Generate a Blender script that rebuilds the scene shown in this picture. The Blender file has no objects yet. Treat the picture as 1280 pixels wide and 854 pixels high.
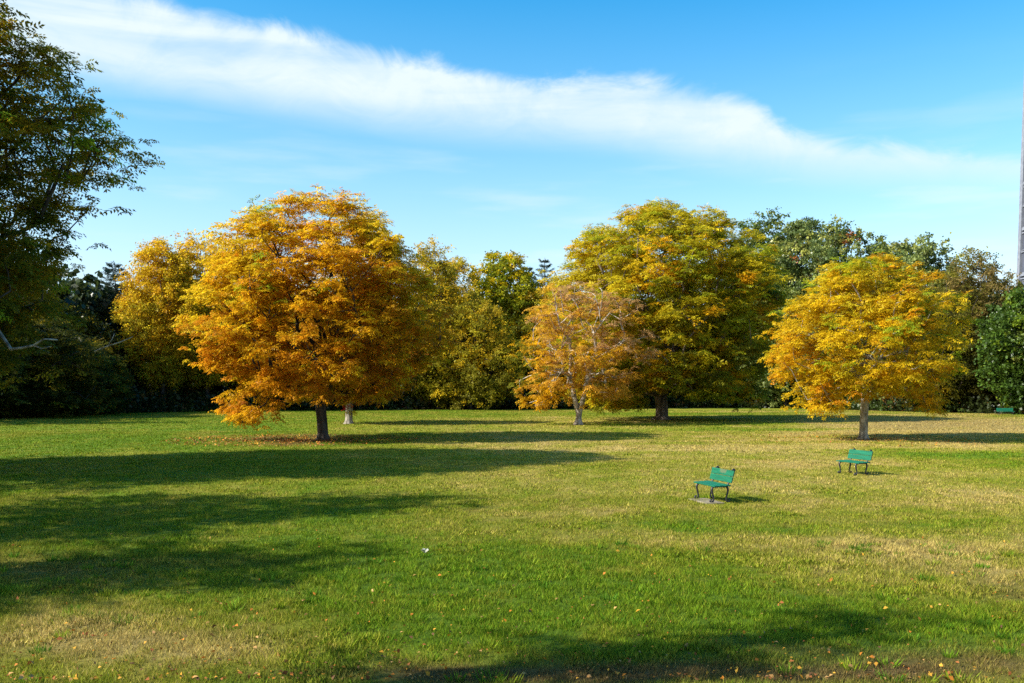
import bpy, math, random
import numpy as np
from mathutils import Vector, Matrix

random.seed(7)
RNG = np.random.default_rng(7)
scene = bpy.context.scene
COL = scene.collection

# ------------------------------------------------------------------ camera
F, CX, CY = 1200.0, 640.0, 427.0
PITCH = math.radians(4.0)
SHIFT = 143.0
CAMZ = 2.9
cth, sth = math.cos(PITCH), math.sin(PITCH)

def ray(px, py):
    u = np.asarray(px, float) - CX
    v = SHIFT - (np.asarray(py, float) - CY)
    return u, F * cth + v * sth, -F * sth + v * cth

def ground_at(px, py):
    x, y, z = ray(px, py)
    t = -CAMZ / z
    return x * t, y * t

def at_depth(px, py, d):
    x, y, z = ray(px, py)
    t = d / y
    return x * t, d, CAMZ + z * t

def to_px(x, y, z):
    dz = z - CAMZ
    dep = y * cth - dz * sth
    v = y * sth + dz * cth
    return CX + F * x / dep, CY + SHIFT - F * v / dep

cam = bpy.data.cameras.new('camera')
cam.sensor_width = 36.0
cam.lens = 36.0 * F / 1280.0
cam.shift_y = SHIFT / 1280.0
cam.clip_end = 3000.0
camo = bpy.data.objects.new('camera', cam)
COL.objects.link(camo)
camo.location = (0, 0, CAMZ)
camo.rotation_euler = (math.pi / 2 - PITCH, 0, 0)
scene.camera = camo

# ------------------------------------------------------------------ noise
_tab = {}
def vnoise(x, y, seed=0):
    if seed not in _tab:
        _tab[seed] = np.random.default_rng(1000 + seed).random((256, 256))
    T = _tab[seed]
    xi = np.floor(x).astype(int); yi = np.floor(y).astype(int)
    fx = x - xi; fy = y - yi
    fx = fx * fx * (3 - 2 * fx); fy = fy * fy * (3 - 2 * fy)
    a = T[xi & 255, yi & 255]; b = T[(xi + 1) & 255, yi & 255]
    c = T[xi & 255, (yi + 1) & 255]; d = T[(xi + 1) & 255, (yi + 1) & 255]
    return (a * (1 - fx) + b * fx) * (1 - fy) + (c * (1 - fx) + d * fx) * fy

def fbm(x, y, seed=0, oc=4):
    s, a, t = 0, 0.5, 0
    for i in range(oc):
        s = s + a * vnoise(x * 2 ** i + 17.3 * i, y * 2 ** i + 9.1 * i, seed + i); t += a; a *= 0.5
    return s / t

def noise3(p, scale, seed):
    r = np.random.default_rng(seed)
    s = 0
    for i in range(7):
        k = r.normal(size=3); k *= (0.6 + 0.9 * r.random()) / (np.linalg.norm(k) * scale) * 2 * math.pi * 0.5
        s = s + np.sin(p @ k + r.random() * 6.28)
    return s / 7 * 1.6

def sstep(a, b, x):
    t = np.clip((x - a) / (b - a), 0, 1)
    return t * t * (3 - 2 * t)

# ------------------------------------------------------------------ objects
def tag(o, label=None, cat=None, group=None, kind=None):
    if label: o['label'] = label
    if cat: o['category'] = cat
    if group: o['group'] = group
    if kind: o['kind'] = kind
    return o

def empty(name, loc, rz=0.0):
    o = bpy.data.objects.new(name, None)
    o.empty_display_size = 0.5
    COL.objects.link(o)
    o.location = loc; o.rotation_euler = (0, 0, rz)
    return o

def np_mesh(name, verts, faces_flat, nper, mat, parent=None, cols=None, smooth=False):
    """verts (N,3); faces_flat: flat index array; nper: vertices per face (int)."""
    me = bpy.data.meshes.new(name)
    n = len(verts); nl = len(faces_flat); nf = nl // nper
    me.vertices.add(n)
    me.vertices.foreach_set('co', np.ascontiguousarray(verts, np.float32).ravel())
    me.loops.add(nl)
    me.loops.foreach_set('vertex_index', np.ascontiguousarray(faces_flat, np.int32))
    me.polygons.add(nf)
    me.polygons.foreach_set('loop_start', np.arange(0, nl, nper, dtype=np.int32))
    if smooth:
        me.polygons.foreach_set('use_smooth', np.ones(nf, bool))
    me.update(calc_edges=True)
    if cols is not None:
        a = me.attributes.new('col', 'FLOAT_COLOR', 'POINT')
        c = np.ones((n, 4), np.float32); c[:, :3] = cols
        a.data.foreach_set('color', c.ravel())
    me.materials.append(mat)
    o = bpy.data.objects.new(name, me)
    COL.objects.link(o)
    if parent is not None: o.parent = parent
    return o

class MB:
    """collects boxes and tubes, links them as one mesh"""
    def __init__(s): s.v = []; s.f = []
    def box(s, c, d, M=None):
        b = len(s.v)
        for dx in (-.5, .5):
            for dy in (-.5, .5):
                for dz in (-.5, .5):
                    p = Vector((c[0] + dx * d[0], c[1] + dy * d[1], c[2] + dz * d[2]))
                    s.v.append(tuple(M @ p) if M is not None else tuple(p))
        for q in ((0, 1, 3, 2), (4, 6, 7, 5), (0, 4, 5, 1), (2, 3, 7, 6), (0, 2, 6, 4), (1, 5, 7, 3)):
            s.f.append([b + i for i in q])
    def tube(s, pts, rad, n=8, cap=True, sx=1.0):
        P = [Vector(p) for p in pts]
        m = len(P)
        rad = [float(rad)] * m if np.isscalar(rad) else [float(q) for q in rad]
        t0 = (P[1] - P[0]).normalized()
        up = Vector((1, 0, 0)) if abs(t0.x) < 0.9 else Vector((0, 1, 0))
        a = (up - t0 * up.dot(t0)).normalized()
        b0 = len(s.v)
        for i in range(m):
            t = (P[min(i + 1, m - 1)] - P[max(i - 1, 0)]).normalized()
            a = (a - t * a.dot(t))
            a = a.normalized() if a.length > 1e-6 else t.orthogonal().normalized()
            b = t.cross(a)
            for k in range(n):
                an = 2 * math.pi * k / n
                s.v.append(tuple(P[i] + rad[i] * (sx * math.cos(an) * a + math.sin(an) * b)))
        for i in range(m - 1):
            for k in range(n):
                k2 = (k + 1) % n
                s.f.append([b0 + i * n + k, b0 + i * n + k2, b0 + (i + 1) * n + k2, b0 + (i + 1) * n + k])
        if cap:
            s.f.append([b0 + k for k in range(n)][::-1])
            s.f.append([b0 + (m - 1) * n + k for k in range(n)])
    def build(s, name, mat, parent=None, smooth=False, bevel=0):
        me = bpy.data.meshes.new(name)
        me.from_pydata(s.v, [], s.f)
        me.materials.append(mat)
        if smooth:
            for p in me.polygons: p.use_smooth = True
        o = bpy.data.objects.new(name, me)
        COL.objects.link(o)
        if parent is not None: o.parent = parent
        if bevel:
            md = o.modifiers.new('bevel', 'BEVEL'); md.width = bevel; md.segments = 2; md.limit_method = 'ANGLE'
        return o

# ------------------------------------------------------------------ materials
def new_mat(name):
    m = bpy.data.materials.new(name); m.use_nodes = True
    nt = m.node_tree; nt.nodes.clear()
    out = nt.nodes.new('ShaderNodeOutputMaterial')
    return m, nt, out

def leaf_mat(name, trans=0.35, spec=0.25, rough=0.5, var=0.25, nscale=2.5):
    m, nt, out = new_mat(name)
    N, L = nt.nodes.new, nt.links.new
    at = N('ShaderNodeAttribute'); at.attribute_name = 'col'
    tc = N('ShaderNodeTexCoord')
    nz = N('ShaderNodeTexNoise'); nz.inputs['Scale'].default_value = nscale; nz.inputs['Detail'].default_value = 3
    L(tc.outputs['Object'], nz.inputs['Vector'])
    mr = N('ShaderNodeMapRange'); mr.inputs['To Min'].default_value = 1 - var; mr.inputs['To Max'].default_value = 1 + var
    mr.inputs['From Min'].default_value = .3; mr.inputs['From Max'].default_value = .7
    L(nz.outputs['Fac'], mr.inputs['Value'])
    mx = N('ShaderNodeVectorMath'); mx.operation = 'SCALE'
    L(at.outputs['Color'], mx.inputs[0]); L(mr.outputs['Result'], mx.inputs['Scale'])
    pb = N('ShaderNodeBsdfPrincipled')
    pb.inputs['Roughness'].default_value = rough
    pb.inputs['Specular IOR Level'].default_value = spec
    L(mx.outputs['Vector'], pb.inputs['Base Color'])
    tr = N('ShaderNodeBsdfTranslucent'); L(mx.outputs['Vector'], tr.inputs['Color'])
    ms = N('ShaderNodeMixShader'); ms.inputs['Fac'].default_value = trans
    L(pb.outputs[0], ms.inputs[1]); L(tr.outputs[0], ms.inputs[2])
    L(ms.outputs[0], out.inputs['Surface'])
    return m

def noisy_mat(name, c1, c2, scale=6, stretch=(1, 1, 1), rough=0.85, bump=0.3, bdist=0.02, detail=6, spec=0.3, ramp=(.35, .65)):
    m, nt, out = new_mat(name)
    N, L = nt.nodes.new, nt.links.new
    tc = N('ShaderNodeTexCoord'); mp = N('ShaderNodeMapping'); mp.inputs['Scale'].default_value = stretch
    L(tc.outputs['Object'], mp.inputs['Vector'])
    nz = N('ShaderNodeTexNoise'); nz.inputs['Scale'].default_value = scale; nz.inputs['Detail'].default_value = detail
    L(mp.outputs['Vector'], nz.inputs['Vector'])
    cr = N('ShaderNodeValToRGB')
    cr.color_ramp.elements[0].position = ramp[0]; cr.color_ramp.elements[0].color = (*c1, 1)
    cr.color_ramp.elements[1].position = ramp[1]; cr.color_ramp.elements[1].color = (*c2, 1)
    L(nz.outputs['Fac'], cr.inputs['Fac'])
    pb = N('ShaderNodeBsdfPrincipled'); pb.inputs['Roughness'].default_value = rough
    pb.inputs['Specular IOR Level'].default_value = spec
    L(cr.outputs['Color'], pb.inputs['Base Color'])
    bp = N('ShaderNodeBump'); bp.inputs['Strength'].default_value = bump; bp.inputs['Distance'].default_value = bdist
    L(nz.outputs['Fac'], bp.inputs['Height']); L(bp.outputs['Normal'], pb.inputs['Normal'])
    L(pb.outputs[0], out.inputs['Surface'])
    return m

M_LEAF = leaf_mat('autumn_leaf', trans=0.57, spec=.15)
M_GREEN = leaf_mat('green_leaf', trans=0.38, spec=0.4, rough=0.4)
M_NEEDLE = leaf_mat('needle_leaf', trans=0.1, spec=0.25)
M_GRASS = leaf_mat('grass_blade', trans=0.32, spec=0.08, rough=0.6, var=0.12, nscale=1.5)
M_LITTER = leaf_mat('dead_leaf', trans=0.15, spec=0.15, rough=0.7)
M_BARK_DARK = noisy_mat('dark_bark', (.018, .013, .010), (.085, .062, .048), 5, (1, 1, .25), bump=.8, bdist=.05)
M_BARK_GREY = noisy_mat('grey_bark', (.10, .085, .065), (.36, .32, .26), 5, (1, 1, .35), bump=.7, bdist=.04)
M_BARK_BROWN = noisy_mat('brown_bark', (.05, .036, .027), (.19, .145, .11), 4, (1, 1, .3), bump=.8, bdist=.06)
M_BARK_PALE = noisy_mat('pale_bark', (.16, .13, .10), (.50, .43, .36), 4, (1, 1, .5), bump=.5, bdist=.03)

# ------------------------------------------------------------------ foliage templates
def quad_leaf(base, d, side, ln, w, bend=0.0):
    d = d / np.linalg.norm(d); side = side / np.linalg.norm(side)
    tip = base + d * ln + np.array([0, 0, -bend * ln])
    mid = base + d * ln * .48
    return np.array([base, mid + side * w * .5, tip, mid - side * w * .5])

def pinnate(pairs=4):
    q = []
    for i in range(pairs):
        t = .12 + .78 * i / (pairs - 1)
        for s in (-1, 1):
            b = np.array([t, 0, -.30 * t * t])
            d = np.array([.55, s * .85, -.25])
            q.append(quad_leaf(b, d, np.array([.85, -s * .55, 0]), .40 * (1 - .35 * abs(t - .5)), .17, .18))
    b = np.array([.92, 0, -.27])
    q.append(quad_leaf(b, np.array([1, 0, -.5]), np.array([0, 1, 0]), .36, .17, .1))
    return np.array(q)

def broad(k, seed, ln=.55, w=.42):
    r = np.random.default_rng(seed); q = []
    for i in range(k):
        b = r.normal(size=3) * np.array([.35, .35, .25]); b[0] += .3
        d = r.normal(size=3) + np.array([.8, 0, -.25])
        sd = np.cross(d, np.array([0, 0, 1.]) + r.normal(size=3) * .55)
        q.append(quad_leaf(b, d, sd, ln * (.7 + .6 * r.random()), w * (.7 + .6 * r.random()), .12))
    return np.array(q)

def needles(k, seed):
    r = np.random.default_rng(seed); q = []
    for i in range(k):
        t = r.random() * .8
        b = np.array([t, 0, 0]); an = r.random() * 6.28
        d = np.array([.8, .7 * math.cos(an), .45 * math.sin(an) + .1])
        sd = np.cross(d, r.normal(size=3))
        q.append(quad_leaf(b, d, sd, .34, .09, 0))
    return np.array(q)

T_PIN = [pinnate(4)]
T_BROAD = [broad(6, s) for s in range(4)]
T_FINE = [broad(7, 20 + s, .42, .24) for s in range(4)]
T_NEEDLE = [needles(9, s) for s in range(3)]

def foliage(name, C, D, S, K, temps, rng, mat, parent, upj=.5, cj=.18):
    """C centres, D directions, S sizes, K colours -> one mesh of leaf faces"""
    n = len(C)
    X = D / np.maximum(np.linalg.norm(D, axis=1, keepdims=True), 1e-6)
    U = np.array([0, 0, 1.0]) + rng.normal(size=(n, 3)) * upj
    Z = U - X * (U * X).sum(1, keepdims=True)
    Z /= np.maximum(np.linalg.norm(Z, axis=1, keepdims=True), 1e-6)
    Y = np.cross(Z, X)
    which = rng.integers(0, len(temps), n)
    Vs, Cs = [], []
    for ti, T in enumerate(temps):
        ix = np.where(which == ti)[0]
        if not len(ix): continue
        k = len(T)
        B = np.stack([X[ix], Y[ix], Z[ix]], 1)                 # n,3,3
        V = np.einsum('kqa,nab->nkqb', T, B) * S[ix][:, None, None, None] + C[ix][:, None, None, :]
        V += rng.normal(size=(len(ix), k, 1, 3)) * (S[ix] * .05)[:, None, None, None]
        c = K[ix][:, None, None, :] * (1 + cj * rng.normal(size=(len(ix), k, 1, 1)))
        c = np.broadcast_to(np.clip(c, .002, .95), V.shape)
        Vs.append(V.reshape(-1, 3)); Cs.append(c.reshape(-1, 3))
    V = np.concatenate(Vs); c = np.concatenate(Cs)
    return np_mesh(name, V, np.arange(len(V)), 4, mat, parent, c)

def pick_cols(P, pads, pal, rng, seed, H):
    """pal: list of (rgb, base weight, height slope, x slope, noise amp)"""
    h = P[:, 2] / H - .5
    W = []
    padr = rng.random((pads.max() + 1, len(pal)))
    xr = P[:, 0] / (np.abs(P[:, 0]).max() + 1e-6)
    for i, (c, b, hs, xs, na) in enumerate(pal):
        W.append(b + hs * h + xs * xr + na * noise3(P, 3.0, seed * 31 + i) + .40 * padr[pads, i] + .52 * rng.random(len(P)))
    ix = np.argmax(np.array(W), 0)
    C = np.array([p[0] for p in pal])[ix]
    return C * (1 + .12 * rng.normal(size=(len(P), 1)))

# ------------------------------------------------------------------ trees
def sweep(mb, pts, rad, n):
    # catmull-rom refine
    P = np.array(pts); r = np.array(rad)
    if len(P) > 2:
        Q, R = [], []
        for i in range(len(P) - 1):
            p0 = P[max(i - 1, 0)]; p1 = P[i]; p2 = P[i + 1]; p3 = P[min(i + 2, len(P) - 1)]
            for t in (0, .5):
                Q.append(.5 * ((2 * p1) + (-p0 + p2) * t + (2 * p0 - 5 * p1 + 4 * p2 - p3) * t * t + (-p0 + 3 * p1 - 3 * p2 + p3) * t ** 3))
                R.append(r[i] * (1 - t) + r[i + 1] * t)
        Q.append(P[-1]); R.append(r[-1]); P = np.array(Q); r = np.array(R)
    mb.tube([tuple(p) for p in P], list(r), n, cap=False)

def skeleton(trunks, pts, bf, trunk_r, flare=1.35, tip=.012, pw=2.25, min_r=.012, kink=.12, rng=RNG):
    """trunks: list of polylines (first point at ground).  Balanced spanning tree over pts."""
    pos, par, plen, ok = [], [], [], []
    for tr in trunks:
        for i, p in enumerate(tr):
            if i == 0 and pos:
                # forks share the first trunk's node 0
                par_i = 0; start = True
                continue
            pos.append(np.array(p, float))
            if len(pos) == 1: par.append(-1); plen.append(0.)
            else:
                q = len(pos) - 2 if i > 1 or len(pos) == 2 else 0
                if i == 1: q = 0
                par.append(q); plen.append(plen[q] + np.linalg.norm(pos[-1] - pos[q]))
            ok.append(i >= len(tr) * .5)
    nt = len(pos)
    pts = np.array(pts)
    M = len(pts)
    best = np.full(M, 1e9); bp = np.zeros(M, int); used = np.zeros(M, bool)
    def relax(j):
        d = np.linalg.norm(pts - pos[j], axis=1)
        # branches prefer to rise / spread: penalise going down steeply
        down = np.maximum(pos[j][2] - pts[:, 2], 0)
        c = d + .25 * down + bf * plen[j]
        m = (c < best) & ~used
        best[m] = c[m]; bp[m] = j
    for j in range(nt):
        if ok[j]: relax(j)
    for _ in range(M):
        c = np.where(used, 1e9, best); k = int(np.argmin(c)); used[k] = True
        j = bp[k]
        pos.append(pts[k]); par.append(j); plen.append(plen[j] + np.linalg.norm(pts[k] - pos[j])); relax(len(pos) - 1)
    n = len(pos)
    acc = np.zeros(n); kids = [[] for _ in range(n)]
    for i in range(n):
        if par[i] >= 0: kids[par[i]].append(i)
    order = sorted(range(n), key=lambda i: -plen[i])
    for i in order:
        if not kids[i]: acc[i] = 1.0
        if par[i] >= 0: acc[par[i]] += acc[i]
    r = acc ** (1 / pw)
    r = r / r[0] * trunk_r
    r = np.maximum(r, min_r)
    mb = MB()
    def chain(start, first):
        ch = [start]
        while kids[ch[-1]]:
            ks = kids[ch[-1]]
            ch.append(max(ks, key=lambda k: acc[k]))
        return ch
    todo = [(0, None)]
    while todo:
        s, p = todo.pop()
        ch = chain(s, p)
        P = [pos[i].copy() for i in ch]; R = [r[i] for i in ch]
        if p is not None: P.insert(0, pos[p].copy()); R.insert(0, min(r[p], r[s] * 1.15))
        for q in range(1, len(P) - 1):
            if R[q] < trunk_r * .7:
                P[q] = P[q] + rng.normal(size=3) * kink * np.linalg.norm(P[q] - P[q - 1])
        R[-1] *= .5
        if s == 0:
            base = P[0]; d1 = P[1] - base
            R[0] = trunk_r * flare
            P.insert(1, base + d1 * min(.5, .35 / max(np.linalg.norm(d1), .1))); R.insert(1, trunk_r * 1.04)
        nsd = 10 if max(R) > .15 else (6 if max(R) > .05 else 4)
        sweep(mb, P, R, nsd)
        for a, i in enumerate(ch):
            for k in kids[i]:
                if a + 1 < len(ch) and k == ch[a + 1]: continue
                todo.append((k, i))
    return mb, np.array(pos), r

def poisson_pads(prof, R, z0, z1, n, md, rng, lobes=.16, shell=.55, off=(0, 0), seed=0, tries=40, squash=1.0):
    zf = np.array([p[0] for p in prof]); rf = np.array([p[1] for p in prof])
    out = []
    ph = np.random.default_rng(seed).random(6) * 6.28
    for _ in range(n * tries):
        if len(out) >= n: break
        t = rng.random(); rr = np.interp(t, zf, rf)
        if rng.random() > (rr + .12) ** 1.4: continue
        az = rng.random() * 6.28
        lob = 1 + lobes * (math.sin(3 * az + ph[0] + 4 * t) + .7 * math.sin(5 * az + ph[1] - 6 * t) + .5 * math.sin(2 * az + ph[2] + 9 * t)) / 1.6
        s = 1 - shell * rng.random() ** 1.6
        if rng.random() < .12: s *= .5
        p = np.array([off[0] * t + rr * R * lob * s * math.cos(az), off[1] * t + squash * rr * R * lob * s * math.sin(az), z0 + (z1 - z0) * t])
        if out and np.min(np.linalg.norm(np.array(out) - p, axis=1)) < md * (.7 + .6 * rng.random()): continue
        out.append(p)
    return np.array(out)

def tree(name, loc, H, R, z0, prof, trunk, trunk_r, bark, pal, temps, leafmat, n_pads=240, per_pad=50, pad_r=.9, thick=.35,
         size=.42, seed=1, shell=.55, lobes=.16, off=(0, 0), bf=.35, droop=.5, upj=.5, flare=1.6, out_w=.6, rz=0.0, extra_pads=None, squash=1.0, min_r=.012, sparse_top=0.0, kink=.12, ros=6):
    rng = np.random.default_rng(seed)
    root = empty(name, loc, rz)
    md = pad_r * .85
    pads = poisson_pads(prof, R, z0, H - pad_r * .3, n_pads, md, rng, lobes, shell, off, seed, squash=squash)
    if extra_pads is not None: pads = np.concatenate([pads, np.array(extra_pads, float)])
    ctr = np.array([off[0] * .5, off[1] * .5, z0 + (H - z0) * .35])
    inner = ctr + (pads[::3] - ctr) * (.35 + .35 * rng.random((len(pads[::3]), 1)))
    trunks = trunk if isinstance(trunk[0][0], (list, tuple)) else [trunk]
    mb, pos, rr = skeleton(trunks, np.concatenate([inner, pads - np.array([0, 0, pad_r * .15])]), bf, trunk_r, flare, min_r=min_r, rng=rng, kink=kink)
    mb.build('trunk', bark, root, smooth=True)
    # sprays
    np_ = len(pads)
    cnt = np.maximum(4, (per_pad * (.55 + .9 * rng.random(np_)))).astype(int)
    if sparse_top:
        hh = (pads[:, 2] - z0) / (H - z0)
        cnt = np.maximum(2, cnt * (1 - sparse_top * hh ** 2)).astype(int)
    pr = pad_r * (.65 + .7 * rng.random(np_))
    # twig ends (rosettes) spread through each clump, leaf sprays radiating from every twig end
    G = ros
    ng = np.maximum(1, np.round(cnt / G)).astype(int)
    gi = np.repeat(np.arange(np_), ng); m = len(gi)
    az = rng.random(m) * 6.28; ra = np.sqrt(rng.random(m)) * pr[gi] * (1 + .25 * rng.normal(size=m))
    ra *= 1 + .35 * np.sin(3 * az + gi * 1.7)
    Q = pads[gi].copy()
    Q[:, 0] += ra * np.cos(az); Q[:, 1] += ra * np.sin(az)
    Q[:, 2] += pr[gi] * thick * rng.normal(size=m) * .8 - droop * .35 * ra ** 2 / pr[gi]
    Q[:, 2] = np.maximum(Q[:, 2], .45)
    CG = pick_cols(Q, gi, pal, rng, seed, H)
    outq = Q - np.array([off[0] * .5, off[1] * .5, 0]); outq[:, 2] = (Q[:, 2] - ctr[2]) * .6
    outq /= np.maximum(np.linalg.norm(outq, axis=1, keepdims=True), 1e-6)
    fwd = np.stack([np.cos(az), np.sin(az), np.zeros(m)], 1) * .35 + outq * out_w
    ph = rng.random(m) * 6.28
    P = np.repeat(Q, G, 0); k = np.tile(np.arange(G), m); gid = np.repeat(np.arange(m), G); n = len(P)
    a2 = ph[gid] + 6.28 * k / G + .3 * rng.normal(size=n)
    D = np.stack([np.cos(a2), np.sin(a2), np.full(n, .15)], 1) + .55 * fwd[gid] + rng.normal(size=(n, 3)) * .22
    D[:, 2] -= droop * .45
    S = size * (.65 + .6 * rng.random(n)) * (.8 + .4 * rng.random(m))[gid]
    P += rng.normal(size=(n, 3)) * .10 * size
    C = CG[gid] * (1 + .08 * rng.normal(size=(n, 1)))
    foliage('crown', P, D, S, C, temps, rng, leafmat, root, upj)
    return root

def conifer(name, loc, H, R, pal, seed, z0=1.5, tiers=26, rz=0.0, size=.7):
    rng = np.random.default_rng(seed)
    root = empty(name, loc, rz)
    mb = MB()
    mb.tube([(0, 0, 0), (.05, 0, H * .5), (0, .05, H)], [H * .016, H * .010, .02], 8, cap=False)
    Ps, Ds, Ss = [], [], []
    for t in range(tiers):
        f = t / tiers
        z = z0 + (H - z0) * f ** .93
        ln = R * (1 - f) ** .85 * (.8 + .35 * rng.random()) + .25
        nb = 7 if f < .8 else 5
        a0 = rng.random() * 6.28
        for b in range(nb):
            an = a0 + 6.28 * b / nb + rng.normal() * .25; l = ln * (.65 + .5 * rng.random())
            d = np.array([math.cos(an), math.sin(an), 0])
            sag = -.12 + .65 * f
            m = max(12, int(l * 7))
            mb.tube([(0, 0, z), tuple(d * l * .5 + [0, 0, z + sag * l * .5]), tuple(d * l + [0, 0, z + sag * l * 1.1 + .05 * l])], [.05 * (1 - f) + .015, .03 * (1 - f) + .01, .01], 4, cap=False)
            u = .15 + .85 * rng.random(m * 3) ** .8
            p = d * (l * u)[:, None]
            p[:, 2] += z + sag * l * u
            sd = np.array([-d[1], d[0], 0])
            w = rng.normal(size=m * 3) * .22 * l * (1.1 - u)
            p += sd * w[:, None]; p[:, 2] += rng.normal(size=m * 3) * .08
            dd = d + sd * np.sign(w)[:, None] * .6 + rng.normal(size=(m * 3, 3)) * .2; dd[:, 2] += .1
            Ps.append(p); Ds.append(dd); Ss.append(np.full(m * 3, size) * (.6 + .5 * rng.random(m * 3)) * (1 - .2 * f))
    P = np.concatenate(Ps); D = np.concatenate(Ds); S = np.concatenate(Ss)
    mb.build('trunk', M_BARK_DARK, root, smooth=True)
    C = pick_cols(P, np.zeros(len(P), int), pal, rng, seed, H)
    foliage('crown', P, D, S, C, T_NEEDLE, rng, M_NEEDLE, root, .4)
    return root

DOME = [(0, .60), (.12, .88), (.3, 1.0), (.5, .95), (.7, .82), (.85, .64), (.95, .42), (1, .18)]
FULL = [(0, .75), (.15, .92), (.35, 1.0), (.6, .98), (.75, .88), (.88, .66), (.96, .42), (1, .2)]
UMB = [(0, .5), (.12, .80), (.3, 1.0), (.5, .97), (.7, .82), (.85, .60), (.95, .36), (1, .14)]
OVAL = [(0, .35), (.15, .7), (.35, .95), (.55, 1.0), (.75, .8), (.9, .5), (1, .15)]
CONE = [(0, .6), (.2, .95), (.4, 1.0), (.6, .8), (.8, .52), (.92, .3), (1, .08)]

ORANGE, YELLOW, GOLD = (.60, .262, .010), (.65, .445, .014), (.645, .352, .010)
RUST, LIME, OLIVE = (.42, .16, .014), (.33, .40, .02), (.19, .185, .015)

def gp(px, py):
    x, y = ground_at(px, py); return (float(x), float(y), 0.0)

# ---- the big orange tree
o = tree('deciduous_tree', gp(404, 550), 13.9, 6.4, 2.6, DOME, [(0, 0, 0), (-.06, 0, 1.2), (-.2, 0, 2.6), (-.3, 0, 3.6)], .30, M_BARK_DARK,
         [(ORANGE, .62, -.45, 0, .35), (GOLD, .64, .1, 0, .3), (YELLOW, .56, .4, -.05, .4), (LIME, .10, .35, -.22, .45), (RUST, .26, -.7, .15, .35)],
         T_PIN, M_LEAF, n_pads=380, per_pad=104, pad_r=.84, thick=.36, size=.38, seed=11, upj=.45, off=(-.3, 0), lobes=.13, droop=.4,
         extra_pads=[(-4.2, -1.5, 1.5), (-3.2, -2.2, 1.8), (-4.8, -.6, 1.9), (-2.4, -2.6, 2.0), (-5.4, .2, 2.2), (-3.7, -1.0, 1.3)])
tag(o, 'big round orange tree with a dark leaning trunk, largest orange crown on the lawn', 'tree')
# ---- smaller orange tree behind it with red creeper
o = tree('deciduous_tree', gp(436, 530), 10.5, 5.0, 3.3, DOME, [(0, 0, 0), (.05, 0, 1.5), (.1, 0, 3.2), (.1, 0, 4.2)], .30, M_BARK_GREY,
         [(ORANGE, .6, -.2, 0, .3), (GOLD, .65, .1, 0, .3), (RUST, .35, -.5, .1, .3), (LIME, .08, 0, -.1, .4)],
         T_PIN, M_LEAF, n_pads=190, per_pad=60, pad_r=.9, size=.5, seed=12, upj=.45, off=(1.4, 0))
tag(o, 'smaller orange tree with pale trunk wrapped in red creeper, behind the big orange tree', 'tree')
rng = np.random.default_rng(5)
n = 420; z = 1.2 + 2.6 * rng.random(n) ** .7; an = rng.random(n) * 6.28
m = rng.random(n) < (.35 + .65 * (z > 1.9)); z = z[m]; an = an[m]; n = len(z)
P = np.stack([.05 + .36 * np.cos(an) - .05 * (z < 2.0), .36 * np.sin(an), z], 1)
foliage('creeper', P, np.stack([np.cos(an), np.sin(an), -.6 * np.ones(n)], 1), .17 * (.7 + .6 * rng.random(n)),
        np.array([.33, .012, .012]) * (1 + .25 * rng.normal(size=(n, 1))), T_BROAD, rng, M_LEAF, o)['label'] = 'crimson creeper climbing the trunk'
# ---- pinkish two-stemmed tree
PINK, PEACH = (.52, .30, .12), (.60, .33, .035)
o = tree('deciduous_tree', gp(723, 531), 11.6, 5.1, 2.4, DOME,
         [[(0, 0, 0), (0, 0, .9), (-.35, 0, 2.2), (-.75, 0, 3.9), (-.5, 0, 5.4)], [(0, 0, 0), (.1, 0, 1.0), (.5, -.2, 2.6), (.75, -.2, 4.0), (1.3, -.3, 5.2), (2.6, -.4, 5.9)]], .27, M_BARK_PALE,
         [(PINK, .45, .95, .3, .3), (PEACH, .62, .1, 0, .3), (GOLD, .45, -.4, -.2, .3), (OLIVE, .30, -.9, -.45, .3), (RUST, .2, -.2, 0, .3)],
         T_PIN, M_LEAF, n_pads=160, per_pad=48, pad_r=.8, size=.44, seed=13, upj=.45, off=(-.2, 0), lobes=.22, sparse_top=.45,
         extra_pads=[(-4, -.8, 1.9), (-3.4, -1.6, 2.1), (-4.6, 0, 2.6), (-2.8, -1.9, 1.8), (4.6, -.4, 6.0), (4.1, -.8, 6.8), (5, 0, 5.4)])
tag(o, 'sparse pinkish orange tree with two pale forked stems', 'tree')
# ---- the huge yellow-olive tree
YOL, GREENISH = (.50, .40, .015), (.33, .34, .016)
o = tree('deciduous_tree', gp(827, 525), 19.6, 10.4, 2.6, FULL, [(0, 0, 0), (.02, 0, 1.1), (-.1, 0, 2.2), (-.2, 0, 3.4)], .58, M_BARK_BROWN,
         [(YOL, .72, .3, -.05, .3), (YELLOW, .45, .25, -.1, .3), (GREENISH, .66, .0, .05, .35), (GOLD, .54, -.1, 0, .35), (LIME, .16, .1, -.1, .3), (OLIVE, .35, -.5, .25, .3)],
         T_PIN, M_LEAF, n_pads=640, per_pad=100, pad_r=1.12, thick=.38, size=.54, seed=14, upj=.45, droop=.4, lobes=.08, off=(.2, 0), flare=1.9,
         extra_pads=[(-6, -3, 1.8), (-5, -4, 1.6), (-4, -4.5, 1.7), (-7, -2, 2.3), (-3, -5, 2.0), (6, -4, 2.4), (7.5, -3, 2.6)])
tag(o, 'huge broad yellow and olive tree with thick flared trunk, tallest crown on the lawn', 'tree')
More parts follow.
